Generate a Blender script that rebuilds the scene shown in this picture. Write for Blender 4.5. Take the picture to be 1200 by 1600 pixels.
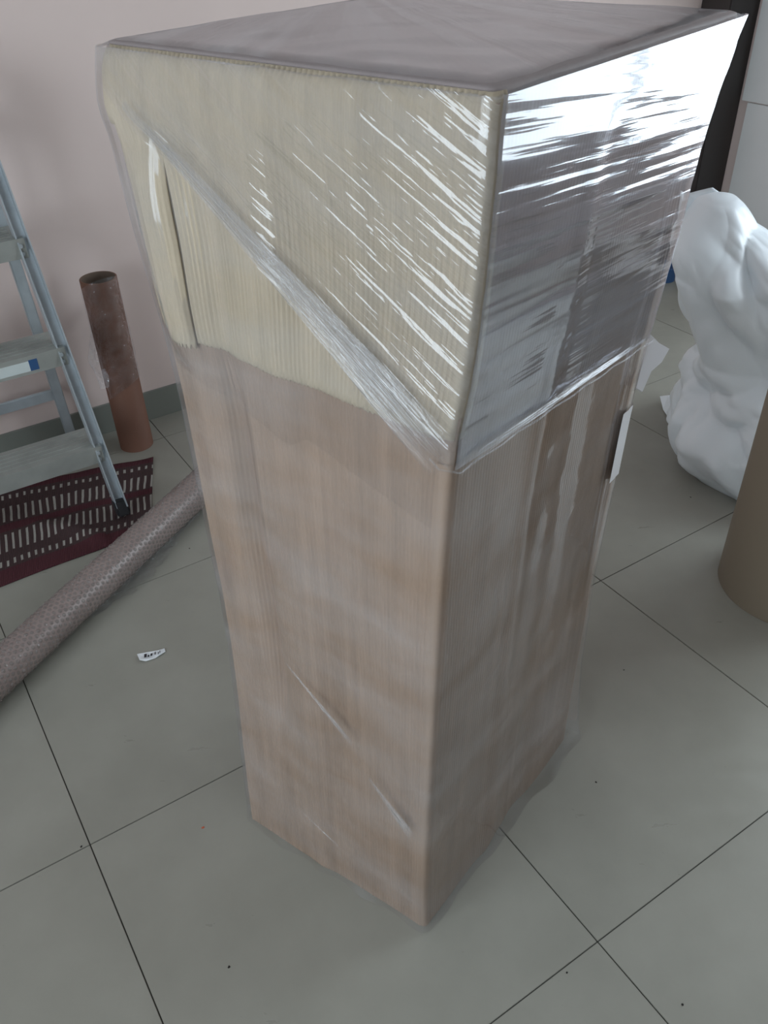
import bpy, bmesh, math, random
from mathutils import Vector, Matrix, noise
random.seed(7)
for o in list(bpy.data.objects): bpy.data.objects.remove(o, do_unlink=True)
S = bpy.context.scene
C = S.collection

# ------------------------------------------------------------ camera
cam = bpy.data.cameras.new('camera')
cam.sensor_fit = 'VERTICAL'; cam.sensor_height = 24.0; cam.lens = 24.0 * 1320.4 / 1600.0
cam.clip_start = 0.02
camo = bpy.data.objects.new('camera', cam); C.objects.link(camo)
RT = Vector((0.99954199, -0.01804762, -0.0242919)); UP = Vector((0.0302624, 0.596098, 0.80234117)); FW = Vector((0, 0.80270882, -0.59637115))
M = Matrix((RT, UP, -FW)).transposed().to_4x4(); M.translation = (0, 0, 1.307)
camo.matrix_world = M
S.camera = camo

# ------------------------------------------------------------ world, exposure
S.view_settings.view_transform = 'Standard'; S.view_settings.look = 'None'
S.view_settings.gamma = 1.0; S.view_settings.use_curve_mapping = False
S.view_settings.exposure = -0.08
w = bpy.data.worlds.new('world'); S.world = w; w.use_nodes = True
bg = w.node_tree.nodes['Background']
bg.inputs[0].default_value = (0.82, 0.93, 1.0, 1); bg.inputs[1].default_value = 7.0

# room frame: u runs along the back wall, v runs towards it
A = 0.5592797
U = Vector((math.cos(A), math.sin(A), 0)); V = Vector((-math.sin(A), math.cos(A), 0))
def W(u, v, z=0.0): return U * u + V * v + Vector((0, 0, z))
UMIN, UMAX, VMIN, VMAX, HC = -1.8, 3.0, -2.62, 2.311, 2.7
WIN1 = (-0.25, 1.25, 0.36, 2.05)       # right wall window: v0 v1 z0 z1
WIN2 = (-1.0, 1.0, 0.55, 1.95)      # left wall balcony window
def portal(name, c, ex, ey, nrm, sx, sy):
    l = bpy.data.lights.new(name, 'AREA'); l.shape = 'RECTANGLE'; l.size = sx; l.size_y = sy
    l.cycles.is_portal = True
    o = bpy.data.objects.new(name, l); C.objects.link(o)
    m = Matrix((ex, ey, -nrm)).transposed().to_4x4(); m.translation = c; o.matrix_world = m
Z = Vector((0, 0, 1))
portal('window_portal', W(UMAX + .02, (WIN1[0] + WIN1[1]) / 2, (WIN1[2] + WIN1[3]) / 2), V, Z, -U, WIN1[1] - WIN1[0], WIN1[3] - WIN1[2])
portal('balcony_portal', W(UMIN - .02, (WIN2[0] + WIN2[1]) / 2, (WIN2[2] + WIN2[3]) / 2), -V, Z, U, WIN2[1] - WIN2[0], WIN2[3] - WIN2[2])

# ------------------------------------------------------------ helpers
def lerp(a, b, t): return a + (b - a) * t
def smooth(a, b, x):
    t = max(0.0, min(1.0, (x - a) / (b - a))); return t * t * (3 - 2 * t)
def tag(o, label=None, cat=None, group=None, kind=None):
    if label: o['label'] = label
    if cat: o['category'] = cat
    if group: o['group'] = group
    if kind: o['kind'] = kind
    return o
def empty(name, loc, label, cat, group=None):
    o = bpy.data.objects.new(name, None); o.empty_display_size = .05; C.objects.link(o); o.location = loc
    return tag(o, label, cat, group)
def wpos(o):
    p = Vector((0, 0, 0))
    while o is not None: p += o.location; o = o.parent
    return p
class MB:
    """collects geometry in world coordinates, builds ONE mesh object"""
    def __init__(s): s.v = []; s.f = []; s.uv = {}; s.m = []
    def add(s, vs, fs, mi=0):
        b = len(s.v); s.v += [Vector(p) for p in vs]
        for f in fs: s.f.append([b + i for i in f]); s.m.append(mi)
        return b
    def hexa(s, p, mi=0):        # 8 corners: bottom 4 ccw, top 4 ccw
        s.add(p, [(3, 2, 1, 0), (4, 5, 6, 7), (0, 1, 5, 4), (1, 2, 6, 5), (2, 3, 7, 6), (3, 0, 4, 7)], mi)
    def box_uv(s, u0, u1, v0, v1, z0, z1, mi=0):
        s.hexa([W(u0, v0, z0), W(u1, v0, z0), W(u1, v1, z0), W(u0, v1, z0), W(u0, v0, z1), W(u1, v0, z1), W(u1, v1, z1), W(u0, v1, z1)], mi)
    def bar(s, a, b, ex, ey, wx, wy, mi=0):
        a = Vector(a); b = Vector(b); ex = Vector(ex) * wx / 2; ey = Vector(ey) * wy / 2
        s.hexa([a - ex - ey, a + ex - ey, a + ex + ey, a - ex + ey, b - ex - ey, b + ex - ey, b + ex + ey, b - ex + ey], mi)
    def tube(s, pts, r, n=8, mi=0, caps=True):
        pts = [Vector(p) for p in pts]; rings = []
        for i, p in enumerate(pts):
            d = (pts[min(i + 1, len(pts) - 1)] - pts[max(i - 1, 0)]).normalized()
            a = d.orthogonal().normalized() if abs(d.z) > .9 else d.cross(Z).normalized()
            b = d.cross(a)
            rr = r[i] if isinstance(r, (list, tuple)) else r
            rings.append([p + (a * math.cos(t) + b * math.sin(t)) * rr for t in [2 * math.pi * k / n for k in range(n)]])
        s.rings(rings, True, mi, caps)
    def rings(s, rings, closed=True, mi=0, caps=False, uvs=None):
        n = len(rings[0]); b = len(s.v)
        for R in rings: s.v += [Vector(p) for p in R]
        for i in range(len(rings) - 1):
            for k in range(n if closed else n - 1):
                k2 = (k + 1) % n
                q = [b + i * n + k, b + i * n + k2, b + (i + 1) * n + k2, b + (i + 1) * n + k]
                s.f.append(q); s.m.append(mi)
                if uvs:
                    kk = k + 1
                    s.uv[len(s.f) - 1] = [uvs[i][k], uvs[i][kk], uvs[i + 1][kk], uvs[i + 1][k]]
        if caps:
            s.f.append([b + k for k in reversed(range(n))]); s.m.append(mi)
            s.f.append([b + (len(rings) - 1) * n + k for k in range(n)]); s.m.append(mi)
    def build(s, name, mat, parent=None, shade=False, bevel=0, label=None, kind=None):
        org = wpos(parent) if parent is not None else (sum(s.v, Vector()) / len(s.v))
        if parent is None: org = Vector((org.x, org.y, min(p.z for p in s.v)))
        me = bpy.data.meshes.new(name)
        me.from_pydata([tuple(p - org) for p in s.v], [], s.f)
        for m in (mat if isinstance(mat, (list, tuple)) else [mat]): me.materials.append(m)
        me.polygons.foreach_set('material_index', s.m)
        if s.uv:
            ul = me.uv_layers.new(name='UVMap')
            for fi, co in s.uv.items():
                for li, c in zip(me.polygons[fi].loop_indices, co): ul.data[li].uv = c
        bm = bmesh.new(); bm.from_mesh(me)
        if not s.uv: bmesh.ops.recalc_face_normals(bm, faces=bm.faces)
        if bevel: bmesh.ops.bevel(bm, geom=[e for e in bm.edges if len(e.link_faces) == 2 and e.calc_face_angle() > .5], offset=bevel, segments=2, affect='EDGES')
        bm.to_mesh(me); bm.free()
        if shade: me.polygons.foreach_set('use_smooth', [True] * len(me.polygons))
        o = bpy.data.objects.new(name, me); C.objects.link(o)
        if parent is not None: o.parent = parent
        else: o.location = org
        tag(o, label, kind=kind)
        return o

# ------------------------------------------------------------ materials
def new_mat(name):
    m = bpy.data.materials.new(name); m.use_nodes = True
    nt = m.node_tree; p = nt.nodes['Principled BSDF']; return m, nt, p
def N(nt, t, **kw):
    n = nt.nodes.new(t)
    for k, v in kw.items(): setattr(n, k, v)
    return n
def mixcol(nt, fac, a, b):
    n = N(nt, 'ShaderNodeMix', data_type='RGBA')
    for i, x in ((0, fac), (6, a), (7, b)):
        if hasattr(x, 'is_output'): nt.links.new(x, n.inputs[i])
        elif i == 0: n.inputs[0].default_value = x
        else: n.inputs[i].default_value = (*x, 1)
    return n.outputs[2]
def math_(nt, op, a, b=None, c=None):
    n = N(nt, 'ShaderNodeMath', operation=op)
    for i, x in enumerate((a, b, c)):
        if x is None: continue
        if hasattr(x, 'is_output'): nt.links.new(x, n.inputs[i])
        else: n.inputs[i].default_value = x
    return n.outputs[0]
def ramp(nt, fac, a, b, ca=0.0, cb=1.0):
    n = N(nt, 'ShaderNodeMapRange'); nt.links.new(fac, n.inputs[0])
    n.inputs[1].default_value = a; n.inputs[2].default_value = b; n.inputs[3].default_value = ca; n.inputs[4].default_value = cb
    return n.outputs[0]
def coords(nt, kind='Object', scale=(1, 1, 1), rot=(0, 0, 0), loc=(0, 0, 0)):
    t = N(nt, 'ShaderNodeTexCoord'); mp = N(nt, 'ShaderNodeMapping')
    mp.inputs['Scale'].default_value = scale; mp.inputs['Rotation'].default_value = rot; mp.inputs['Location'].default_value = loc
    nt.links.new(t.outputs[kind], mp.inputs[0]); return mp.outputs[0]
def noise_(nt, vec, scale, detail=4, rough=.55):
    n = N(nt, 'ShaderNodeTexNoise'); nt.links.new(vec, n.inputs['Vector'])
    n.inputs['Scale'].default_value = scale; n.inputs['Detail'].default_value = detail; n.inputs['Roughness'].default_value = rough
    return n.outputs[0]
def bump(nt, h, strength, dist, into):
    b = N(nt, 'ShaderNodeBump'); nt.links.new(h, b.inputs['Height'])
    b.inputs['Strength'].default_value = strength; b.inputs['Distance'].default_value = dist
    for i in into: nt.links.new(b.outputs[0], i)
    return b.outputs[0]
def plain(name, col, rough=.6, metal=0.0, var=.06, scale=8, bstr=0, spec=.5):
    m, nt, p = new_mat(name)
    v = coords(nt); n = noise_(nt, v, scale)
    d = tuple(max(0, c * (1 - var * 2)) for c in col); l = tuple(min(1, c * (1 + var * 2)) for c in col)
    nt.links.new(mixcol(nt, n, d, l), p.inputs['Base Color'])
    p.inputs['Roughness'].default_value = rough; p.inputs['Metallic'].default_value = metal
    p.inputs['Specular IOR Level'].default_value = spec
    if bstr: bump(nt, noise_(nt, v, scale * 6), bstr, .002, [p.inputs['Normal']])
    return m
def srgb(r, g, b):
    f = lambda c: (c / 255 / 12.92) if c / 255 <= .04045 else ((c / 255 + .055) / 1.055) ** 2.4
    return (f(r), f(g), f(b))

def kraft(name, col, streak=.12, rough=.62):
    m, nt, p = new_mat(name)
    v = coords(nt, 'Object', (60, 60, 2.0)); n1 = noise_(nt, v, 1.0, 3)
    v2 = coords(nt, 'Object', (1, 1, 1)); n2 = noise_(nt, v2, 7, 4)
    v3 = coords(nt, 'Object', (1, 1, .4)); n3 = noise_(nt, v3, 420, 2)
    f = math_(nt, 'ADD', math_(nt, 'MULTIPLY', n1, .5), math_(nt, 'ADD', math_(nt, 'MULTIPLY', n2, .35), math_(nt, 'MULTIPLY', n3, .15)))
    d = tuple(c * (1 - streak * 2) for c in col); l = tuple(min(1, c * (1 + streak * 1.7)) for c in col)
    nt.links.new(mixcol(nt, ramp(nt, f, .3, .7), d, l), p.inputs['Base Color'])
    p.inputs['Roughness'].default_value = rough; p.inputs['Specular IOR Level'].default_value = .35
    bump(nt, n3, .25, .001, [p.inputs['Normal']])
    return m

def film(name, us, vs, bstr, haze=.03, gain=1.6, rough=.09, detail=3, patch=0.0, tint=(.985, .985, .985), hazecol=(.8, .82, .86), us2=40, vs2=60, b2=.15, cap=.6, hz=(.35, .7), fade=False):
    """clear stretch film: transparent + Fresnel gloss + thin haze; streak relief from UV-stretched noise"""
    m = bpy.data.materials.new(name); m.use_nodes = True; nt = m.node_tree
    nt.nodes.remove(nt.nodes['Principled BSDF']); out = nt.nodes['Material Output']
    v = coords(nt, 'UV', (us, vs, 1)); h = noise_(nt, v, 1.0, detail, .6)
    v2 = coords(nt, 'UV', (us2, vs2, 1)); h2 = noise_(nt, v2, 1.0, 2)
    hh = math_(nt, 'ADD', h, math_(nt, 'MULTIPLY', h2, b2))
    if patch:
        v3 = coords(nt, 'UV', (5, 5, 1)); pm = ramp(nt, noise_(nt, v3, 1.0, 2), .42, .62)
        hh = math_(nt, 'MULTIPLY', hh, math_(nt, 'ADD', pm, 1 - patch))
    tr = N(nt, 'ShaderNodeBsdfTransparent'); tr.inputs[0].default_value = (*tint, 1)
    gl = N(nt, 'ShaderNodeBsdfGlossy'); gl.inputs['Roughness'].default_value = rough; gl.inputs[0].default_value = (.95, .96, 1, 1)
    di = N(nt, 'ShaderNodeBsdfDiffuse'); di.inputs[0].default_value = (*hazecol, 1)
    fr = N(nt, 'ShaderNodeFresnel'); fr.inputs[0].default_value = 1.5
    bump(nt, hh, bstr, .01, [gl.inputs['Normal'], fr.inputs['Normal']])
    fac = math_(nt, 'MINIMUM', math_(nt, 'MULTIPLY', fr.outputs[0], gain), cap)
    hz_ = hz; m1 = N(nt, 'ShaderNodeMixShader'); hz = math_(nt, 'MULTIPLY', ramp(nt, h, *hz), haze * 2); 
    if fade:
        tt = N(nt, 'ShaderNodeTexCoord'); sx = N(nt, 'ShaderNodeSeparateXYZ'); nt.links.new(tt.outputs['UV'], sx.inputs[0])
        t = math_(nt, 'MULTIPLY', sx.outputs[0], 2.5)
        mk = math_(nt, 'MULTIPLY', ramp(nt, t, 0, .75, .25, 1), ramp(nt, t, .80, 1.0, 1, 0))
        hz = math_(nt, 'MULTIPLY', hz, mk); fac = math_(nt, 'MULTIPLY', fac, mk)
    nt.links.new(hz, m1.inputs[0]); nt.links.new(tr.outputs[0], m1.inputs[1]); nt.links.new(di.outputs[0], m1.inputs[2])
    m2 = N(nt, 'ShaderNodeMixShader'); nt.links.new(fac, m2.inputs[0]); nt.links.new(m1.outputs[0], m2.inputs[1]); nt.links.new(gl.outputs[0], m2.inputs[2])
    nt.links.new(m2.outputs[0], out.inputs[0])
    return m

def tile_mat():
    m, nt, p = new_mat('vitrified_tile')
    v = coords(nt, 'Object'); oi = N(nt, 'ShaderNodeObjectInfo')
    n1 = noise_(nt, v, 5, 5); n2 = noise_(nt, coords(nt, 'Object', (3, 9, 1), (0, 0, .6)), 3, 5, .65)
    c = mixcol(nt, ramp(nt, n1, .3, .7), srgb(146, 145, 136), srgb(157, 156, 147))
    nt.links.new(c, p.inputs['Base Color'])
    nt.links.new(ramp(nt, n2, .3, .75, .26, .44), p.inputs['Roughness'])
    p.inputs['Specular IOR Level'].default_value = .5
    bump(nt, noise_(nt, v, 14, 2), .05, .002, [p.inputs['Normal']])
    return m

MT = dict(
    tile=tile_mat(),
    grout=plain('grout', srgb(70, 68, 64), .9),
    wall=plain('pink_wall_paint', srgb(223, 206, 201), .75, var=.03, scale=3, bstr=.08),
    wall_white=plain('white_wall_paint', srgb(215, 210, 205), .8, var=.03, scale=3),
    ceil=plain('ceiling_paint', srgb(205, 203, 203), .85, var=.02, scale=2),
    skirt=plain('skirting_tile', srgb(128, 132, 126), .35, var=.04, scale=6),
    panel=plain('pale_wall_tile', srgb(240, 243, 244), .3, var=.03, scale=4),
    darkwood=plain('dark_wood', srgb(52, 47, 46), .45, var=.12, scale=5),
    frame=plain('window_frame', srgb(200, 202, 205), .4),
    kraft=kraft('kraft_card', srgb(160, 138, 121), .12),
    kraft_dark=kraft('kraft_card_inner_layer', srgb(152, 131, 115), .12),
    sleeve=kraft('corrugated_paper', srgb(188, 175, 154), .10),
    lid=kraft('grey_brown_card', srgb(152, 143, 143), .05),
    white=plain('white_tape', srgb(225, 226, 230), .4, var=.03),
    alu=plain('aluminium', (.50, .56, .60), .40, .45, .12, 20),
    alu_dirty=plain('aluminium_tread', (.40, .42, .40), .55, .5, .15, 14),
    rubber=plain('black_rubber', (.02, .02, .022), .6),
    blue=plain('blue_print', srgb(50, 85, 130), .45),
    sticker=plain('silver_sticker', srgb(205, 215, 215), .35),
    tubecard=plain('brown_tube_card', srgb(112, 76, 60), .65, var=.12, scale=9),
    tubecard_in=plain('tube_inside_card', srgb(112, 96, 84), .8, var=.1, scale=9),
    rollcard=plain('kraft_roll_paper', srgb(138, 126, 110), .6, var=.04, scale=2),
    sack=plain('white_plastic', srgb(236, 244, 250), .30, var=.02, scale=4),
    wrapcore=plain('bubble_sheet', srgb(150, 135, 131), .3, var=.12, scale=9),
    paper=plain('white_paper', srgb(232, 236, 240), .7, var=.02),
    ink=plain('dark_ink', srgb(45, 42, 48), .7),
    orange=plain('orange_bit', srgb(196, 96, 66), .6),
    dirt=plain('dark_crumb', srgb(38, 34, 32), .9),
)
MT.update(
    film_base=film('stretch_film_clear', 3, 9, .22, .09, 1.0, .10, patch=.5, us2=45, vs2=30, b2=.12, cap=.4),
    film_band=film('stretch_film_layers', 2.0, 42, .20, .15, 1.5, .08, hazecol=(.62, .72, .90), detail=2, us2=5, vs2=150, b2=.22, cap=.75, hz=(.1, .8)),  # bluish haze colour paints in the sky's reflection over the brown card
    film_band_left=film('stretch_film_pulled', 2.4, 46, .46, .05, 1.7, .07, detail=3, us2=26, vs2=90, b2=.35, cap=.6, hz=(.3, .7)),
    film_top=film('stretch_film_top', 16, 1.0, .12, .17, 1.0, .16, detail=4, us2=50, vs2=3, b2=.3, cap=.5, hz=(.38, .72)),
    film_pleat=film('stretch_film_gathered', 1.5, 230, .8, .22, 1.8, .14, detail=2, us2=12, vs2=300, b2=.4, hz=(.2, .8), fade=True),  # white haze, stronger toward the lower end, paints in part of the shine
    film_cling=film('stretch_film_cling', 40, 30, .8, .04, 1.2, .10, us2=90, vs2=60, b2=.4, cap=.4),
    film_loose=film('stretch_film_loose', 25, 25, .8, .18, 1.1, .12, us2=80, vs2=80, b2=.4, cap=.35),
)
def rug_mat():
    m, nt, p = new_mat('woven_rug')
    t = N(nt, 'ShaderNodeTexCoord'); sp = N(nt, 'ShaderNodeSeparateXYZ'); nt.links.new(t.outputs['UV'], sp.inputs[0])
    x, y = sp.outputs[0], sp.outputs[1]
    wob = noise_(nt, coords(nt, 'UV', (9, 3, 1)), 1.0, 2)
    xx = math_(nt, 'ADD', math_(nt, 'MULTIPLY', x, 1 / .0185), math_(nt, 'MULTIPLY', wob, .5))
    fx = math_(nt, 'FRACT', xx)
    dash = math_(nt, 'MULTIPLY', math_(nt, 'GREATER_THAN', fx, .30), math_(nt, 'LESS_THAN', fx, .62))
    yy = math_(nt, 'ADD', y, math_(nt, 'MULTIPLY', math_(nt, 'SUBTRACT', noise_(nt, coords(nt, 'UV', (40, 4, 1)), 1.0, 1), .5), .035))
    rows = None
    for a, b in ((.155, .205), (.285, .455), (.57, .745), (.84, .885)):
        r = math_(nt, 'MULTIPLY', math_(nt, 'GREATER_THAN', yy, a), math_(nt, 'LESS_THAN', yy, b))
        rows = r if rows is None else math_(nt, 'MAXIMUM', rows, r)
    wht = math_(nt, 'MULTIPLY', dash, rows)
    red = math_(nt, 'MAXIMUM', math_(nt, 'MAXIMUM', math_(nt, 'LESS_THAN', y, .13), math_(nt, 'GREATER_THAN', y, .92)),
                math_(nt, 'MULTIPLY', math_(nt, 'GREATER_THAN', y, .48), math_(nt, 'LESS_THAN', y, .55)))
    n = noise_(nt, coords(nt, 'UV', (300, 300, 1)), 1.0, 2)
    base = mixcol(nt, red, srgb(82, 66, 66), srgb(92, 54, 60))
    base = mixcol(nt, math_(nt, 'MULTIPLY', n, .5), base, srgb(40, 24, 30))
    c = mixcol(nt, math_(nt, 'MULTIPLY', wht, ramp(nt, n, .2, .6, .5, 1.0)), base, srgb(176, 172, 166))
    nt.links.new(c, p.inputs['Base Color']); p.inputs['Roughness'].default_value = .9; p.inputs['Specular IOR Level'].default_value = .15
    wv = math_(nt, 'SINE', math_(nt, 'MULTIPLY', x, 2 * math.pi / .0046))
    bump(nt, math_(nt, 'ADD', wv, n), .5, .002, [p.inputs['Normal']])
    return m
MT['rug'] = rug_mat()

# pixel helpers (photo pixel -> point on a horizontal plane, or at a depth)
CAM = Vector((0, 0, 1.307)); FPX = 1320.4
def ray(x, y): return RT * ((x - 600) / FPX) - UP * ((y - 800) / FPX) + FW
def PX(x, y, z=0.0): d = ray(x, y); return CAM + d * ((z - CAM.z) / d.z)
def PD(x, y, ref): return CAM + ray(x, y) * ((Vector(ref) - CAM).dot(FW))

# ============================================================ the room
fl = MB(); fl.box_uv(UMIN - .2, UMAX + .2, VMIN - .2, VMAX + .2, -.06, -.0022)
floor = fl.build('floor', MT['grout'], kind='structure')
tile_me = {}
def tile(i, v0, v1):
    g = .0009; key = round(v1 - v0, 3)
    cx = W(i * .6 + .3, (v0 + v1) / 2)
    if key not in tile_me:
        b = MB(); b.hexa([W(-.3 + g, (v0 - v1) / 2 + g, -.02), W(.3 - g, (v0 - v1) / 2 + g, -.02), W(.3 - g, (v1 - v0) / 2 - g, -.02), W(-.3 + g, (v1 - v0) / 2 - g, -.02),
                          W(-.3 + g, (v0 - v1) / 2 + g, 0), W(.3 - g, (v0 - v1) / 2 + g, 0), W(.3 - g, (v1 - v0) / 2 - g, 0), W(-.3 + g, (v1 - v0) / 2 - g, 0)])
        o = b.build('tile', MT['tile'], bevel=.0006); tile_me[key] = o.data
        for p in tile_me[key].vertices: p.co += o.location
        o.location = (0, 0, 0)
    else:
        o = bpy.data.objects.new('tile', tile_me[key]); C.objects.link(o)
    o.parent = floor; o.location = cx - floor.location
    return o
for i in range(-3, 5):
    for j in range(-6, 2): tile(i, .98 + .6 * j, 1.58 + .6 * j)
    tile(i, 2.18, VMAX)

def wall_with_hole(name, u0, u1, win, mat):
    b = MB(); v0, v1, z0, z1 = win
    b.box_uv(u0, u1, VMIN - .15, v0, 0, HC); b.box_uv(u0, u1, v1, VMAX + .15, 0, HC)
    b.box_uv(u0, u1, v0, v1, 0, z0); b.box_uv(u0, u1, v0, v1, z1, HC)
    return b.build(name, mat, kind='structure')
wr = wall_with_hole('wall_right', UMAX, UMAX + .15, WIN1, MT['wall'])
wl = wall_with_hole('wall_left', UMIN - .15, UMIN, WIN2, MT['wall'])
b = MB(); b.box_uv(UMIN - .15, UMAX + .15, VMAX, VMAX + .15, 0, HC); b.build('wall_back', MT['wall'], kind='structure')
b = MB(); b.box_uv(UMIN, UMAX, VMIN - .15, VMIN, 0, HC); b.build('wall_front', MT['wall_white'], kind='structure')
b = MB(); b.box_uv(UMIN - .15, UMAX + .15, VMIN - .15, VMAX + .15, HC, HC + .1); b.build('ceiling', MT['ceil'], kind='structure')
b = MB(); b.box_uv(UMIN, 2.84, VMAX - .009, VMAX, 0, .092); b.build('baseboard_back', MT['skirt'], kind='structure', bevel=.001)

def window(name, uc, win, nm):
    v0, v1, z0, z1 = win; t = .05
    b = MB(); b.box_uv(uc - .03, uc + .03, v0, v1, z0, z0 + t); b.box_uv(uc - .03, uc + .03, v0, v1, z1 - t, z1)
    b.box_uv(uc - .03, uc + .03, v0, v0 + t, z0 + t, z1 - t); b.box_uv(uc - .03, uc + .03, v1 - t, v1, z0 + t, z1 - t)
    o = b.build(name, MT['frame'], kind='structure')
    for k in range(1, nm):
        vm = v0 + (v1 - v0) * k / nm
        m = MB(); m.box_uv(uc - .02, uc + .02, vm - .022, vm + .022, z0 + t, z1 - t); m.build('mullion', MT['frame'], o)
window('window_1', UMAX + .09, WIN1, 2); window('window_2', UMIN - .09, WIN2, 3)

# pale wall tiles on the right wall
for z0, z1, vs in ((0.0, .622, 2.145), (.626, 1.25, 2.172), (1.254, 1.88, 2.172)):
    v = vs
    while v > 1.40:
        va = max(v - .40, 1.36)
        b = MB(); b.box_uv(UMAX - .010, UMAX, va, v, z0 + .0, z1); b.build('wall_tile', MT['panel'], wr, bevel=.0015)
        v = va - .003
# dark wooden post in the corner
b = MB(); b.box_uv(2.84, UMAX, 2.185, VMAX, 0, 2.2); b.build('trim_1', MT['darkwood'], kind='structure', bevel=.003)

# ============================================================ the wrapped carton
ZT = [0, .1, .2, .3, .4, .5, .6, .7, .8, .85, .9, .95, 1, 1.05, 1.1, 1.13, 1.16, 1.19]
LT = [(-.2549, .873), (-.2525, .8801), (-.2496, .8871), (-.2457, .8942), (-.2435, .9013), (-.2435, .9084), (-.2470, .9156), (-.2491, .9227), (-.2517, .9299), (-.2544, .9335), (-.2587, .9371), (-.2650, .9408), (-.27, .9445), (-.2735, .9481), (-.2775, .9517), (-.284, .954), (-.2809, .956), (-.2741, .9581)]
FT = [(.0435, .6641), (.0426, .6627), (.0434, .6613), (.0456, .6599), (.0477, .6585), (.0501, .6571), (.0526, .6557), (.0556, .6543), (.0591, .6529), (.0615, .6521), (.0655, .6514), (.0735, .6505), (.0790, .6498), (.0829, .649), (.0852, .6483), (.0866, .6478), (.0870, .6474), (.0887, .647)]
RT_ = [(.3577, 1.028), (.3491, 1.029), (.3419, 1.0299), (.3399, 1.0308), (.3391, 1.0316), (.3439, 1.0324), (.3488, 1.0331), (.3521, 1.0339), (.3587, 1.0346), (.3625, 1.0349), (.3685, 1.0352), (.3738, 1.0355), (.3772, 1.0359), (.3817, 1.0362), (.3886, 1.0365), (.3937, 1.0367), (.3991, 1.0368), (.4055, 1.037)]
def tab(T, z):
    if z <= 0: return Vector((*T[0], 0))
    for i in range(len(ZT) - 1):
        if z <= ZT[i + 1]:
            t = (z - ZT[i]) / (ZT[i + 1] - ZT[i]); return Vector((lerp(T[i][0], T[i + 1][0], t), lerp(T[i][1], T[i + 1][1], t), 0))
    return Vector((*T[-1], 0))
def corners(z, kind='film'):
    L, F, R = tab(LT, z), tab(FT, z), tab(RT_, z)
    if kind == 'carton':
        if z < .3: R = lerp(Vector((.336, 1.026, 0)), tab(RT_, .3), z / .3)
        L = L + (F - L).normalized() * .010 * smooth(.9, 1.02, z)
        R = R + (F - R).normalized() * .022 * smooth(.85, 1.12, z)
    Bk = L + R - F
    return [L, F, R, Bk]
SL = [0, .42, .90, 1.32]            # s at L, F, R, back; s = -.48 .. 0 is the hidden back-left face
def ring(z, off, r, ne, na, disp=None, kind='film', zf=None):
    L, F, R, K = corners(z, kind); P = [K, L, F, R]
    dirs = [(P[(i + 1) % 4] - P[i]).normalized() for i in range(4)]
    nrm = [Vector((d.y, -d.x, 0)) for d in dirs]
    Q = [P[i] + (nrm[i - 1] + nrm[i]) * off for i in range(4)]
    ss = [-.48, 0, .42, .90, 1.32]; pts = []; sv = []
    for e in range(4):
        a, b_ = Q[e], Q[(e + 1) % 4]; ln = (b_ - a).length; n_ = ne[e]
        for k in range(n_):
            t = k / (n_ - 1); d = lerp(r, ln - r, t); s = lerp(ss[e], ss[e + 1], d / ln)
            p = a + dirs[e] * d
            if disp: p = p + nrm[e] * disp(s, z)
            pts.append(p); sv.append(s)
        c = Q[(e + 1) % 4]; p0 = c - dirs[e] * r; p2 = c + dirs[(e + 1) % 4] * r
        for k in range(1, na):
            t = k / na; p = p0 * (1 - t) ** 2 + c * .9 * 2 * t * (1 - t) + (p0 + p2) * .5 * .1 * 2 * t * (1 - t) + p2 * t * t
            s = ss[e + 1] + lerp(-r, r, t); n = lerp(nrm[e], nrm[(e + 1) % 4], t).normalized()
            if disp: p = p + n * disp(s, z)
            pts.append(p); sv.append(s)
    return [Vector((p.x, p.y, z if zf is None else zf(s, z))) for p, s in zip(pts, sv)], sv
def shell(zs, off, r, ne, na, disp=None, kind='film', s0=None, s1=None, zf=None, uvf=None):
    """stack of rings, optionally only the strip s0..s1; returns MB"""
    b = MB(); R = []; UVs = []; sel = None
    for z in zs:
        pts, sv = ring(z, off(z) if callable(off) else off, r, ne, na, disp, kind, zf)
        if s0 is not None:
            if sel is None: sel = [i for i, s in enumerate(sv) if s0 <= s <= s1]
            pts = [pts[i] for i in sel]; sv = [sv[i] for i in sel]
        R.append(pts); uv = [(s, z) if uvf is None else uvf(s, z) for s in sv]
        if s0 is None: uv = uv + [(1.32, z)]
        UVs.append(uv)
    b.rings(R, s0 is None, 0, False, UVs)
    return b
pk_base = W(0, 0); c0 = corners(0, 'carton')
package = empty('wrapped_carton', sum(c0, Vector()) / 4, 'tall cardboard carton tightly wrapped in clear stretch film, standing on the tiled floor', 'package')
g = lambda x, c, w_: math.exp(-((x - c) / w_) ** 2)
def waves(s, z):
    d = -.013 * g(s, .115 + .006 * math.sin(5 * z), .017) * smooth(.15, .5, z) * (1 - .6 * smooth(.8, .9, z))
    d += .004 * g(s, .06, .025) * smooth(.2, .5, z) - .003 * g(s, .25, .03) * smooth(.1, .4, z) + .003 * g(s, .19, .02)
    d += -.004 * g(s, .70, .03) + .003 * g(s, .60, .02) - .005 * g(s, .86, .02) * smooth(.3, .6, z)
    d += .003 * noise.noise(Vector((s * 7, z * 2.2, 1.3)))
    return d * (1 - smooth(1.08, 1.16, z))
def bulge(s, z):
    t = (s - .048) / .026
    return .011 * math.sqrt(max(0, 1 - t * t)) * smooth(1.15, 1.03, z) * smooth(.86, .89, z)
PITCH = .0056
def carton_disp(s, z):
    return -.0032 + waves(s, z) + .0006 * math.sin(2 * math.pi * s / PITCH)
zs = [1.18 * k / 44 for k in range(45)]
b = shell(zs, 0, .012, (10, 300, 340, 10), 5, carton_disp, 'carton')
top = [p for p in b.v[-len(b.v) // 45:]]
carton = b.build('carton', MT['kraft'], package, True)
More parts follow.
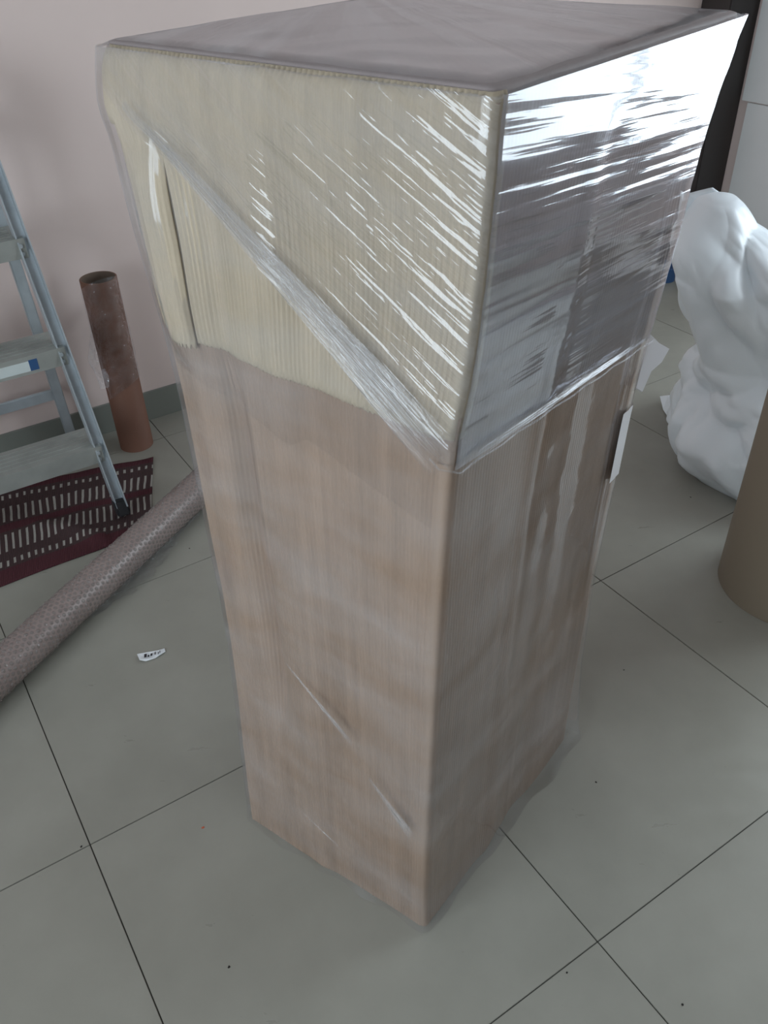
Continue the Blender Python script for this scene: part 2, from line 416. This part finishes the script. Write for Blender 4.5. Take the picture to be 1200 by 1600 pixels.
# overlapping flap of card on the right face
def flap_disp(s, z): return -.0016 + waves(s, z) + .0006 * math.sin(2 * math.pi * s / PITCH)
b = shell([.004 + .866 * k / 30 for k in range(31)], 0, .012, (4, 300, 340, 4), 5, flap_disp, 'carton', .4, .63)
b.build('overlap_flap', MT['kraft'], package, True)
# inner layer just below the corrugated sleeve
def inner_disp(s, z): return -.0022 + waves(s, z) + .0006 * math.sin(2 * math.pi * s / PITCH)
b = shell([.80 + .12 * k / 8 for k in range(9)], 0, .012, (4, 300, 340, 4), 5, inner_disp, 'carton', .004, .43,
          zf=lambda s, z: z + (1 - (z - .8) / .12) * (.055 - .09 * s / .42 + .02 * smooth(.2, .23, s)))
b.build('inner_card_layer', MT['kraft_dark'], package, True)
# corrugated sleeve round the upper part, saw-tooth cut lower edge
def sleeve_disp(s, z):
    am = .0016 * (1 - .5 * smooth(1.0, 1.15, z))
    d = -.0004 + am * math.sin(2 * math.pi * s / PITCH) + waves(s, z)
    d -= .004 * smooth(1.178, 1.188, z)
    return d
zs = [.897 + .290 * k / 26 for k in range(27)]
def saw(s, z):
    k = (z - .897) / .03
    return z + (max(0, 1 - k)) * (.0026 * math.sin(2 * math.pi * s / PITCH) + .0012 * noise.noise(Vector((s * 160, 0, 3))) - .004 * math.sin(math.pi * min(1, max(0, s) / .42)))
b = shell(zs, 0, .014, (24, 300, 340, 4), 6, sleeve_disp, 'carton', -.06, .438, zf=saw)
sl = b.build('corrugated_sleeve', MT['sleeve'], package, True)
md = sl.modifiers.new('thick', 'SOLIDIFY'); md.thickness = .0016; md.offset = -1
# rounded vertical strip of corrugated paper at the left end of the sleeve
def roll_disp(s, z):
    return -.0005 - .004 * smooth(1.06, 1.12, z) + bulge(s, z) + waves(s, z) + .0009 * math.sin(2 * math.pi * s / PITCH)
b = shell([.892 + .24 * k / 24 for k in range(25)], 0, .012, (4, 300, 40, 4), 5, roll_disp, 'carton', .0225, .0735,
          zf=lambda s, z: z + max(0, 1 - (z - .892) / .03) * .004 * math.sin(2 * math.pi * s / PITCH))
o = b.build('rolled_sheet_end', MT['sleeve'], package, True)
md = o.modifiers.new('thick', 'SOLIDIFY'); md.thickness = .0015; md.offset = -1
# top lid
b = MB(); R = []
for z, off in ((1.176, -.0075), (1.180, -.0055), (1.185, -.0055), (1.188, -.0065), (1.1895, -.010)):
    R.append([Vector((p.x, p.y, z)) for p in ring(1.19, off, .012, (20, 20, 20, 20), 5)[0]])
b.rings(R, True, 0, True)
b.build('top_panel', MT['lid'], package, True)
b = shell([1.115 + .07 * k / 8 for k in range(9)], lambda z: -.0015 - .004 * smooth(1.17, 1.19, z), .016, (60, 60, 4, 4), 8, lambda s, z: .002 * noise.noise(Vector((s * 40, z * 20, 0))), 'film', -.05, .03)
o = b.build('corner_flap', MT['sleeve'], package, True)
md = o.modifiers.new('thick', 'SOLIDIFY'); md.thickness = .002; md.offset = -1

# ---- stretch film
def film_disp(s, z):
    d = .0020 + .0008 * noise.noise(Vector((s * 9, z * 5, 0))) + .0006 * noise.noise(Vector((s * 30, z * 12, 4)))
    d += waves(s, z) + bulge(s, z)
    low = 1 - smooth(0, .035, z)
    d += low * (.002 + .010 * max(0, noise.noise(Vector((s * 16, 2.2, 0))) + .2))
    return d
zs = [.0015, .005, .012, .022, .035] + [.05 + 1.135 * k / 70 for k in range(71)]
b = shell(zs, .0, .010, (16, 110, 120, 16), 6, film_disp)
b.build('stretch_film', MT['film_base'], package, True)
def zb(s):
    if s < .42: return lerp(1.165, .868, max(0, s) / .42) - .02 * math.sin(math.pi * max(0, s) / .42)
    return lerp(.868, .815, min(1, (s - .42) / .48))
def band(name, off, s0, s1, z1, mat, nz, dz=lambda s: 0, amp=.0012):
    bb = MB(); R = []; UVs = []
    ptsz = None
    for k in range(nz + 1):
        t = k / nz; row = []; uv = []
        # evaluate the ring at the local height for every column
        pts, sv = ring(1.0, 0, .010, (8, 110, 130, 8), 6)
        idx = [i for i, s in enumerate(sv) if s0 <= s <= s1]
        for i in idx:
            s = sv[i]; z = lerp(zb(s) + dz(s), z1, t); row.append((i, s, z))
        cache = {}
        out = []
        for i, s, z in row:
            zk = round(z, 3)
            if zk not in cache: cache[zk] = ring(zk, 0, .010, (8, 110, 130, 8), 6)[0]
            p = cache[zk][i]; c = sum(corners(zk), Vector()) / 4
            n = Vector((p.x - c.x, p.y - c.y, 0)).normalized()
            d = off + max(waves(s, z), -.001) + bulge(s, z) + amp * noise.noise(Vector((s * 6, (z - zb(s)) * 60, off * 900)))
            out.append(Vector((p.x, p.y, z)) + n * d); uv.append((s, z - zb(s) * (1 if s < .42 else 1) ))
        R.append(out); UVs.append(uv)
    bb.rings(R, False, 0, False, UVs)
    return bb.build(name, mat, package, True)
band('film_band', .0045, .425, .93, 1.186, MT['film_band'], 60)
band('film_band', .0045, .012, .426, 1.186, MT['film_band_left'], 60, amp=.002)
# film over the top
tc = [Vector((p.x, p.y, 0)) for p in corners(1.19)]
b = MB(); n = 40; R = []; UVs = []
hub = PX(545, -25, 1.19)
for j in range(n + 1):
    row = []; uv = []
    for i in range(n + 1):
        x, y = i / n, j / n
        p = lerp(lerp(tc[0], tc[1], x), lerp(tc[3], tc[2], x), y)
        e = min(x, 1 - x, y, 1 - y)
        z = 1.1835 + .008 * smooth(0, .04, e) + .0015 * noise.noise(Vector((x * 9, y * 9, 5)))
        q = p - Vector((hub.x, hub.y, 0)); row.append(Vector((p.x, p.y, z))); uv.append((math.atan2(q.y, q.x), q.length))
    R.append(row); UVs.append(uv)
b.rings(R, False, 0, False, UVs); b.build('top_film', MT['film_top'], package, True)
# gathered pleat running diagonally over the left face
def facept(s, z, d):
    L, F, R, K = corners(z); a, c, t = (L, F, s / .42) if s < .42 else (F, R, (s - .42) / .48)
    dr = (c - a).normalized(); p = lerp(a, c, t) + Vector((dr.y, -dr.x, 0)) * d
    return Vector((p.x, p.y, z)) + Vector((dr.y, -dr.x, 0)) * (bulge(s, z) + .002)
def pleat(name, s0, z0, s1, z1, w0, w1, nl, hgt, mat, bow=0.0, seed=0):
    bb = MB(); R = []; UVs = []; nu = 40; na_ = nl * 4
    rnd = random.Random(seed); ph = [rnd.uniform(.3, 1) for _ in range(nl + 1)]
    for i in range(nu + 1):
        t = i / nu; s = lerp(s0, s1, t); zc = lerp(z0, z1, t) + bow * math.sin(math.pi * t); wd = lerp(w0, w1, t); row = []; uv = []
        for k in range(na_ + 1):
            x = k / na_ - .5
            h = hgt * (abs(math.sin(math.pi * nl * (x + .5))) * ph[min(nl, int((x + .5) * nl))]) * (1 - (2 * abs(x)) ** 4) * (.3 + .7 * smooth(0, .15, t) * smooth(1, .9, t))
            row.append(facept(s - x * wd * .55, zc - x * wd * .83, .0065 + h)); uv.append((t * .4, x * wd + seed))
        R.append(row); UVs.append(uv)
    bb.rings(R, False, 0, False, UVs); return bb.build(name, mat, package, True)
pleat('film_pleat', .050, 1.140, .420, .880, .010, .054, 24, .0016, MT['film_pleat'], -.012, 1)
pleat('film_crease', .155, .455, .285, .375, .003, .012, 6, .0009, MT['film_pleat'], 0, 2)
pleat('film_crease', .315, .325, .40, .255, .004, .024, 8, .0009, MT['film_pleat'], 0, 3)
pleat('film_crease', .16, .135, .245, .105, .002, .003, 2, .0008, MT['film_pleat'], 0, 4)
pleat('film_crease', .42 + .03, .872, .42 + .40, .835, .014, .008, 6, .0010, MT['film_pleat'], 0, 5)
# rolled lower edge of the film band, round the front corner and along the right face
b = MB(); b.tube([facept(.40 + .50 * k / 40, zb(.40 + .5 * k / 40) - .002, .005 + .001 * math.sin(k)) for k in range(41)], .0011, 6)
for f_ in range(len(b.f)): b.uv[f_] = [(0, 0), (0, .01), (.01, .01), (.01, 0)][:len(b.f[f_])] + [(0, 0)] * max(0, len(b.f[f_]) - 4)
b.build('film_edge', MT['film_pleat'], package, True)
# torn white tape on the rear right edge
b = shell([.60 + .115 * k / 10 for k in range(11)], .002, .008, (4, 40, 160, 60), 5, None, 'film', .862, .905, zf=lambda s, z: z + .012 * noise.noise(Vector((s * 60, 9, 0))))
b.build('white_tape', MT['white'], package, True)
Rp = Vector((*tab(RT_, .78).xy, .78))
b = MB(); pp = [PD(x, y, Rp) for x, y in ((1016, 522), (1030, 536), (1046, 545), (1034, 566), (1018, 580), (1004, 612), (994, 606), (1004, 566))]
off = FW * .006
b.add(pp + [p + off for p in pp], [list(range(8)), list(range(15, 7, -1))] + [(i, i + 8, (i + 1) % 8 + 8, (i + 1) % 8) for i in range(8)])
b.build('torn_tape_end', MT['white'], package)

# ============================================================ stepladder
lad = empty('stepladder', W(.15, 2.05, 0), 'aluminium stepladder with flat treads standing against the pink wall, right half in view', 'stepladder')
LW = .46
def stile(side, z):                 # front stile centre line
    u = .368 - .042 * z if side > 0 else .368 - LW + .042 * z
    return W(u, 1.862 + .295 * z, z)
def rear(side, z):
    u = .360 - .045 * z if side > 0 else .360 - LW + .045 * z
    return W(u, 2.262 - .10 * z, z)
ZTOP = 1.0
dS = (stile(1, 1) - stile(1, 0)).normalized(); eyS = U.cross(dS).normalized()
dR = (rear(1, 1) - rear(1, 0)).normalized(); eyR = U.cross(dR).normalized()
for sd in (1, -1):
    b = MB(); a, c = stile(sd, .03), stile(sd, ZTOP)
    b.bar(a, c, U, eyS, .026, .004)                                   # web facing out front
    b.bar(a - eyS * -.0 + U * sd * .012 - eyS * 0, c + U * sd * .012, U, eyS, .003, .05)
    b.bar(a - U * sd * .012, c - U * sd * .012, U, eyS, .003, .03)
    st = b.build('front_stile', MT['alu'], lad)
    b = MB(); b.bar(stile(sd, .006), stile(sd, .05), U, eyS, .032, .034); b.build('rubber_foot', MT['rubber'], st, bevel=.004)
    b = MB(); b.bar(rear(sd, .03), rear(sd, ZTOP), U, eyR, .026, .022)
    rl = b.build('rear_leg', MT['alu'], lad, bevel=.002)
    b = MB(); b.bar(rear(sd, 0), rear(sd, .045), U, eyR, .032, .030); b.build('rubber_foot', MT['rubber'], rl, bevel=.004)
for zt in (.198, .442, .685, .92):
    b = MB(); p0, p1 = stile(-1, zt), stile(1, zt); i0 = p0 + U * .012; i1 = p1 + U * .004
    dep = .095
    def tb(za, zb_, va, vb):
        q = [i0 + V * va, i1 + V * va, i1 + V * vb, i0 + V * vb]
        b.hexa([Vector((p.x, p.y, za)) for p in q] + [Vector((p.x, p.y, zb_)) for p in q])
    tb(zt - .003, zt, -.018, dep); tb(zt - .045, zt - .003, -.018, -.014); tb(zt - .025, zt - .003, dep - .003, dep)
    tr = b.build('tread', MT['alu_dirty'], lad)
    for k in range(5):
        m = MB(); va = .004 + k * .018; m_ = [i0 + V * va + U * .01, i1 + V * va - U * .02, i1 + V * (va + .004) - U * .02, i0 + V * (va + .004) + U * .01]
        m.hexa([Vector((p.x, p.y, zt)) for p in m_] + [Vector((p.x, p.y, zt + .0015)) for p in m_]); m.build('tread_rib', MT['alu_dirty'], tr)
    m = MB(); q = Vector((i1.x, i1.y, zt - .016)) - U * .012 - V * .018
    m.tube([q, q - V * .004], .005, 8); q2 = q - Z * .018; m.tube([q2, q2 - V * .004], .005, 8); m.build('rivet', MT['alu'], tr)
    if abs(zt - .442) < .01:
        m = MB(); e = i1 - V * .0188; a_ = e - U * .25; c_ = e - U * .088
        m.hexa([Vector((p.x, p.y, zt - .037)) for p in (a_, c_, c_ + V * .001, a_ + V * .001)] + [Vector((p.x, p.y, zt - .012)) for p in (a_, c_, c_ + V * .001, a_ + V * .001)])
        m.build('sticker', MT['sticker'], tr, label='silver maker sticker on the tread front')
        m = MB(); a_ = e - U * .088; c_ = e - U * .068
        m.hexa([Vector((p.x, p.y, zt - .037)) for p in (a_, c_, c_ + V * .001, a_ + V * .001)] + [Vector((p.x, p.y, zt - .010)) for p in (a_, c_, c_ + V * .001, a_ + V * .001)])
        m.build('sticker_end', MT['blue'], tr, label='blue end of the sticker')
for zt in (.20, .62):
    b = MB(); b.bar(rear(-1, zt), rear(1, zt), Z, V, .030, .012); b.build('rear_crossbar', MT['alu'], lad, bevel=.002)
b = MB(); b.hexa([stile(-1, ZTOP) - V * .03, stile(1, ZTOP) - V * .03, rear(1, ZTOP) + V * .03, rear(-1, ZTOP) + V * .03] + [p + Z * .02 for p in (stile(-1, ZTOP) - V * .03, stile(1, ZTOP) - V * .03, rear(1, ZTOP) + V * .03, rear(-1, ZTOP) + V * .03)])
b.build('top_platform', MT['alu_dirty'], lad, bevel=.003)

# ============================================================ brown cardboard tube by the wall
tb_c = Vector((-.722, 2.132, 0)); TR, TH = .0475, .507
tube = empty('cardboard_tube', tb_c, 'open brown cardboard tube standing upright beside the stepladder', 'tube')
b = MB(); R = []
def circ(c, r, z, n=40): return [Vector((c.x + r * math.cos(2 * math.pi * k / n), c.y + r * math.sin(2 * math.pi * k / n), z)) for k in range(n)]
b.rings([circ(tb_c, TR, 0), circ(tb_c, TR, .0), circ(tb_c, TR, TH - .001), circ(tb_c, TR - .001, TH), circ(tb_c, TR - .004, TH)])
b.build('tube_wall', MT['tubecard'], tube, True)
b = MB(); b.rings([circ(tb_c, TR - .004, TH), circ(tb_c, TR - .0045, .003)][::1]); b.rings([circ(tb_c, TR - .0045, .003), circ(tb_c, .0005, .003)])
b.build('tube_inside', MT['tubecard_in'], tube, True, label='greyer inner wall of the tube')
# film clinging to the tube and a loose pouch of it
b = MB(); R = []; UVs = []
for j in range(31):
    z = .17 + .30 * j / 30; row = []; uv = []
    for k in range(33):
        a = math.radians(-150 + 165 * k / 32) + .35 * math.sin(z * 9)
        r = TR + .0025 + .003 * abs(noise.noise(Vector((a * 4, z * 25, 2))))
        row.append(tb_c + Vector((r * math.cos(a), r * math.sin(a), z + .05 * math.sin(k / 32 * 2.2)))); uv.append((a * .05, z))
    R.append(row); UVs.append(uv)
b.rings(R, False, 0, False, UVs); b.build('clinging_film', MT['film_cling'], tube, True)
b = MB(); R = []; UVs = []
for j in range(25):
    y = j / 24; row = []; uv = []
    for k in range(17):
        x = k / 16
        lx = lerp(lerp(150, 133, smooth(0, .55, y)), 152, smooth(.6, 1, y)); rx = lerp(163, 170, y)
        p = PD(lerp(lx, rx, x), lerp(470, 606, y), tb_c + Vector((0, -.05, .25)))
        p += FW * (.012 * noise.noise(Vector((x * 3, y * 5, 1))) + .006 * noise.noise(Vector((x * 9, y * 12, 6))) + .02 * (1 - x))
        row.append(p); uv.append((x * .06, y * .2))
    R.append(row); UVs.append(uv)
b.rings(R, False, 0, False, UVs); b.build('loose_film', MT['film_loose'], tube, True)

# ============================================================ woven rug under the ladder
b = MB(); R = []; UVs = []; nx, ny = 110, 44
def rugpt(x, y):
    u1 = lerp(.403, .531, y); u0 = -.55
    u = lerp(u0, u1, x); v = lerp(1.757 + .006 * math.sin(u * 9), 2.085 + .25 * min(.42, .531 - u) * smooth(-.05, .1, .531 - u), y)
    v = min(v, 2.20)
    h = .004 + .010 * max(0, noise.noise(Vector((u * 6, v * 9, 3))) - .05) * smooth(0, .1, y)
    h += .016 * g((u - .24) + (v - 1.87) * .7, 0, .03) * g(v, 1.87, .09)
    h *= 1 - .9 * g(u, .36, .05) * g(v, 1.865, .05)
    h *= 1 - .9 * g(u, -.09, .06) * g(v, 1.865, .06)
    h = min(h, .004) if u > .30 and v < 1.83 else h
    return W(u, v, h)
for j in range(ny + 1):
    R.append([rugpt(i / nx, j / ny) for i in range(nx + 1)]); UVs.append([(i / nx * 1.06, j / ny) for i in range(nx + 1)])
b.rings(R, False, 0, False, UVs)
rug = b.build('woven_rug', MT['rug'], None, True)
md = rug.modifiers.new('thick', 'SOLIDIFY'); md.thickness = .003; md.offset = -1
tag(rug, 'dark maroon woven floor rug with rows of white dashes under the stepladder', 'rug')

# ============================================================ bubble wrap roll on the floor
d_ = Vector((.299, .621, 0)).normalized(); pn = Vector((-d_.y, d_.x, 0)); BR = .0445
b0 = Vector((-.787, 1.155, 0)) + pn * BR * .38 - d_ * .45; BL = 1.30
roll = empty('bubble_wrap_roll', b0 + d_ * .6, 'long roll of clear bubble wrap lying on the floor in front of the maroon rug', 'bubble wrap')
def rollpt(t, a, r): return b0 + d_ * t + (pn * math.cos(a) + Z * math.sin(a)) * r + Z * (BR + .002)
def rrad(t, a): return BR * (.955 + .03 * noise.noise(Vector((t * 5, math.cos(a), math.sin(a)))))
b = MB(); b.rings([[rollpt(BL * i / 60, 2 * math.pi * k / 36, rrad(BL * i / 60, 2 * math.pi * k / 36)) for k in range(36)] for i in range(61)], True, 0, True)
b.build('rolled_sheet', MT['wrapcore'], roll, True)
bub = MB(); pit = .0125; na_ = int(2 * math.pi * BR / pit); nl = int(BL / (pit * .87))
for i in range(nl):
    t = .006 + i * pit * .87
    for k in range(na_):
        a = 2 * math.pi * (k + .5 * (i % 2)) / na_; r0 = rrad(t, a)
        c = rollpt(t, a, r0 - .0003); nrm_ = (pn * math.cos(a) + Z * math.sin(a)); tx = d_; ty = nrm_.cross(tx)
        q = .0048; hh = .0024 * random.uniform(.3, 1.4); tl = Vector((random.uniform(-.6, .6), random.uniform(-.6, .6), 0)) * q
        vs = [c + (tx * math.cos(m_) + ty * math.sin(m_)) * q for m_ in [math.pi / 3 * e for e in range(6)]]
        vs += [c + tx * tl.x * .5 + ty * tl.y * .5 + (tx * math.cos(m_) + ty * math.sin(m_)) * q * .6 + nrm_ * hh * .8 for m_ in [math.pi / 3 * e for e in range(6)]]
        vs.append(c + nrm_ * hh + tx * tl.x + ty * tl.y)
        bub.add(vs, [(e, (e + 1) % 6, 6 + (e + 1) % 6, 6 + e) for e in range(6)] + [(6 + e, 6 + (e + 1) % 6, 12) for e in range(6)])
def bubble_mat():
    m, nt, p = new_mat('bubble_film'); p.inputs['Base Color'].default_value = (.60, .54, .53, 1)
    n = noise_(nt, coords(nt, 'Object'), 6); nt.links.new(mixcol(nt, n, srgb(128, 118, 115), srgb(158, 150, 147)), p.inputs['Base Color'])
    p.inputs['Roughness'].default_value = .10; p.inputs['Specular IOR Level'].default_value = 1.0; p.inputs['Alpha'].default_value = .6
    return m
bub.build('bubbles', bubble_mat(), roll, True, kind='stuff')
# loose end of the sheet lying beside the roll
b = MB(); R = []; UVs = []
for j in range(31):
    t = .72 + .42 * j / 30; row = []; uv = []
    wd = .012 + .050 * max(0, math.sin(math.pi * min(1, j / 24))) * (.7 + .8 * noise.noise(Vector((j * .6, 2, 0))))
    for k in range(9):
        x = k / 8; p = b0 + d_ * t - pn * (BR * .35 + (wd) * x)
        p.z = .002 + .022 * (1 - x) ** 2 + .010 * abs(noise.noise(Vector((x * 5, t * 45, 0))))
        row.append(p); uv.append((t, x * .1))
    R.append(row); UVs.append(uv)
b.rings(R, False, 0, False, UVs); b.build('loose_sheet_end', MT['film_cling'], roll, True)

# ============================================================ kraft paper roll at the right
kc = Vector((.918, 1.434, 0)); KR, KH = .153, .66
kr = empty('kraft_paper_roll', kc, 'wide brown kraft paper roll standing on end at the right edge', 'paper roll')
b = MB(); b.rings([circ(kc, KR - .001, .0, 72), circ(kc, KR, .002, 72), circ(kc, KR, KH - .002, 72), circ(kc, KR - .002, KH, 72), circ(kc, .04, KH, 72), circ(kc, .04, KH - .1, 72)])
b.build('rolled_paper', MT['rollcard'], kr, True)
b = MB(); b.rings([circ(kc, .04, KH + .004, 32), circ(kc, .034, KH + .004, 32), circ(kc, .034, KH - .12, 32), circ(kc, .001, KH - .12, 32)]); b.rings([circ(kc, .04, KH - .1, 32), circ(kc, .04, KH + .004, 32)])
b.build('core_tube', MT['tubecard_in'], kr, True)

# ============================================================ white plastic sack
SK = [(.0, 1.075, 1.985, .235, .300), (.03, 1.07, 1.985, .255, .315), (.10, 1.065, 1.985, .260, .310), (.18, 1.07, 1.99, .245, .285), (.25, 1.09, 2.00, .225, .26),
      (.30, 1.11, 2.02, .225, .235), (.36, 1.105, 2.04, .245, .235), (.43, 1.07, 2.06, .240, .22), (.49, 1.00, 2.08, .195, .19), (.54, .940, 2.10, .135, .15), (.60, .885, 2.12, .075, .10), (.645, .865, 2.13, .045, .06), (.66, .862, 2.13, .028, .03)]
def sk(z):
    for i in range(len(SK) - 1):
        if z <= SK[i + 1][0]:
            t = (z - SK[i][0]) / (SK[i + 1][0] - SK[i][0]); return [lerp(SK[i][k], SK[i + 1][k], t) for k in range(1, 5)]
    return SK[-1][1:]
b = MB(); R = []; nz, na_ = 130, 240
def crease(p, f):
    return abs(noise.noise(p * f)) 
for j in range(nz + 1):
    z = .66 * (j / nz) ** .95; cx, cy, rx, ry = sk(z); row = []
    for k in range(na_):
        a = 2 * math.pi * k / na_; q = Vector((math.cos(a), math.sin(a), 0))
        P3 = Vector((cx + rx * q.x, cy + ry * q.y, z))
        # folded, crumpled plastic: sharp valleys plus drooping diagonal folds
        Q3 = Vector((P3.x, P3.y, P3.z * .8 + P3.x * .6 - P3.y * .3))
        h = .085 * (crease(Q3 + Vector((1, 0, 0)), 3.6) - .2) + .055 * (crease(Q3 + Vector((3, 1, 2)), 7.5) - .2) + .016 * (crease(Q3 + Vector((0, 4, 2)), 16) - .2)
        f1 = P3.x * .80 + P3.z * .55; f2 = P3.x * -.55 + P3.z * .80
        h += .030 * (abs(noise.noise(Vector((f1 * 13, f2 * 3.2, P3.y * 4)))) - .2) + .012 * (abs(noise.noise(Vector((f1 * 30, f2 * 6, P3.y * 8 + 3)))) - .2)
        h *= smooth(0, .12, rx) * (.35 + .65 * smooth(0, .06, z))
        dz = .02 * noise.noise(P3 * 4 + Vector((5, 5, 5))) * smooth(.02, .1, z)
        row.append(P3 + q * h + Vector((0, 0, dz)))
    R.append(row)
b.rings(R, True, 0, True)
sack = empty('white_plastic_sack', Vector((1.075, 1.985, 0)), 'crumpled white plastic sack slumped on the floor behind the kraft paper roll', 'sack')
b.build('sack_body', MT['sack'], sack, True)
# open mouth of the sack folded up at the top left
ref = Vector((.86, 2.12, .62))
b = MB(); R = []; UVs = []
for j in range(15):
    y = j / 14; row = []
    for k in range(15):
        x = k / 14
        lx = lerp(1070, 1062, y); rx = lerp(1116, 1160, y) + 10 * math.sin(math.pi * min(1, y * 3)) * (1 if y < .33 else 0)
        p = PD(lerp(lx, rx, x), lerp(291, 372, y), ref)
        p += FW * (.02 * math.sin(x * 5 + y * 2) + .015 * noise.noise(Vector((x * 3, y * 3, 8))) + .03 * (1 - y))
        row.append(p)
    R.append(row)
b.rings(R, False); o = b.build('sack_mouth', MT['sack'], sack, True)
md = o.modifiers.new('thick', 'SOLIDIFY'); md.thickness = .0015
b = MB(); pp = [PX(1031, 619, .02), PX(1044, 618, .035), PX(1049, 640, .03), PX(1046, 655, .01), PX(1036, 640, .004)]
b.add(pp + [p + Z * .003 + RT * .02 for p in pp], [list(range(5)), list(range(9, 4, -1))] + [(i, i + 5, (i + 1) % 5 + 5, (i + 1) % 5) for i in range(5)])
b.build('sack_ear', MT['sack'], sack)

# small blue thing glimpsed behind the carton
bc = PX(1036, 436, 0)
b = MB(); b.rings([circ(bc, .045, 0, 24), circ(bc, .052, .055, 24), circ(bc, .055, .06, 24), circ(bc, .050, .06, 24), circ(bc, .042, .006, 24), circ(bc, .001, .006, 24)], True)
o = b.build('blue_tub', MT['blue'], None, True); tag(o, 'dark blue plastic tub peeking out behind the carton and the white sack', 'tub')

# ============================================================ scraps on the floor
pc = PX(236, 1024)
scrap = empty('paper_scrap', pc, 'torn white paper scrap with dark print on the floor tiles', 'paper')
out = [(214, 1022), (224, 1020), (239, 1018), (247, 1016), (257, 1013), (258.5, 1018), (250, 1023), (243, 1028), (228, 1033), (218, 1031)]
b = MB(); pp = [PX(x, y, .0022 + .003 * (i % 3 == 0)) for i, (x, y) in enumerate(out)]; nn = len(pp)
b.add(pp + [p - Z * .0008 for p in pp], [list(range(nn)), list(range(2 * nn - 1, nn - 1, -1))] + [(i, i + nn, (i + 1) % nn + nn, (i + 1) % nn) for i in range(nn)])
b.build('paper', MT['paper'], scrap)
b = MB()
for x, y, w_, h_ in ((227.2, 1024.6, 4, 5.5), (232, 1025, 2.6, 3), (236.6, 1023, 3, 4), (242.4, 1020.8, 1.6, 4.5), (247.4, 1020.4, 1.2, 4), (249.8, 1018.6, 1.2, 4)):
    q = [PX(x - w_ / 2, y + h_ / 2, .0062), PX(x + w_ / 2, y + h_ / 2 - 1, .0062), PX(x + w_ / 2, y - h_ / 2 - .6, .0062), PX(x - w_ / 2, y - h_ / 2 + .4, .0062)]
    b.hexa([p - Z * .0003 for p in q] + q)
b.build('print_marks', MT['ink'], scrap, label='dark printed marks')
def crumb(name, x, y, sz, mat, label, cat, seed, grp=None):
    sz *= .65; c = PX(x, y); rnd = random.Random(seed); bm_ = MB(); k = 7
    bot = [c + Vector((math.cos(2 * math.pi * i / k), math.sin(2 * math.pi * i / k), 0)) * sz * rnd.uniform(.6, 1.3) for i in range(k)]
    mid = [lerp(c, p, rnd.uniform(.6, .95)) + Z * sz * rnd.uniform(.3, .6) for p in bot]
    bm_.rings([[p + Z * .0003 for p in bot], mid], True, 0, True); o = bm_.build(name, mat); tag(o, label, cat, grp); return o
crumb('dark_crumb', 127, 1323, .0032, MT['dirt'], 'black crumb beside the tile joint crossing at lower left', 'crumb', 1)
crumb('orange_bit', 317, 1293, .0036, MT['orange'], 'tiny orange bit on the floor left of the carton base', 'debris', 2)
crumb('dark_crumb', 975, 1047, .0026, MT['dirt'], 'dark speck on the floor right of the carton, nearest the kraft roll', 'crumb', 3)
crumb('dark_crumb', 931, 1222, .0034, MT['dirt'], 'dark speck on the floor just right of the carton base', 'crumb', 4)
crumb('dark_crumb', 886, 1520, .0022, MT['dirt'], 'dark speck below the tile joint crossing at lower right', 'crumb', 5)
crumb('dark_crumb', 1066, 1570, .0030, MT['dirt'], 'dark speck near the bottom right corner of the floor', 'crumb', 6)
crumb('dark_crumb', 358, 1511, .0040, MT['dirt'], 'grey fleck on the floor at bottom left, below the carton', 'crumb', 7)
crumb('dark_crumb', 1079, 777, .0032, MT['dirt'], 'dark speck on the floor in front of the white sack', 'crumb', 8)
crumb('dark_crumb', 296, 857, .0030, MT['dirt'], 'dark speck beside the bubble wrap roll by the carton', 'crumb', 9)
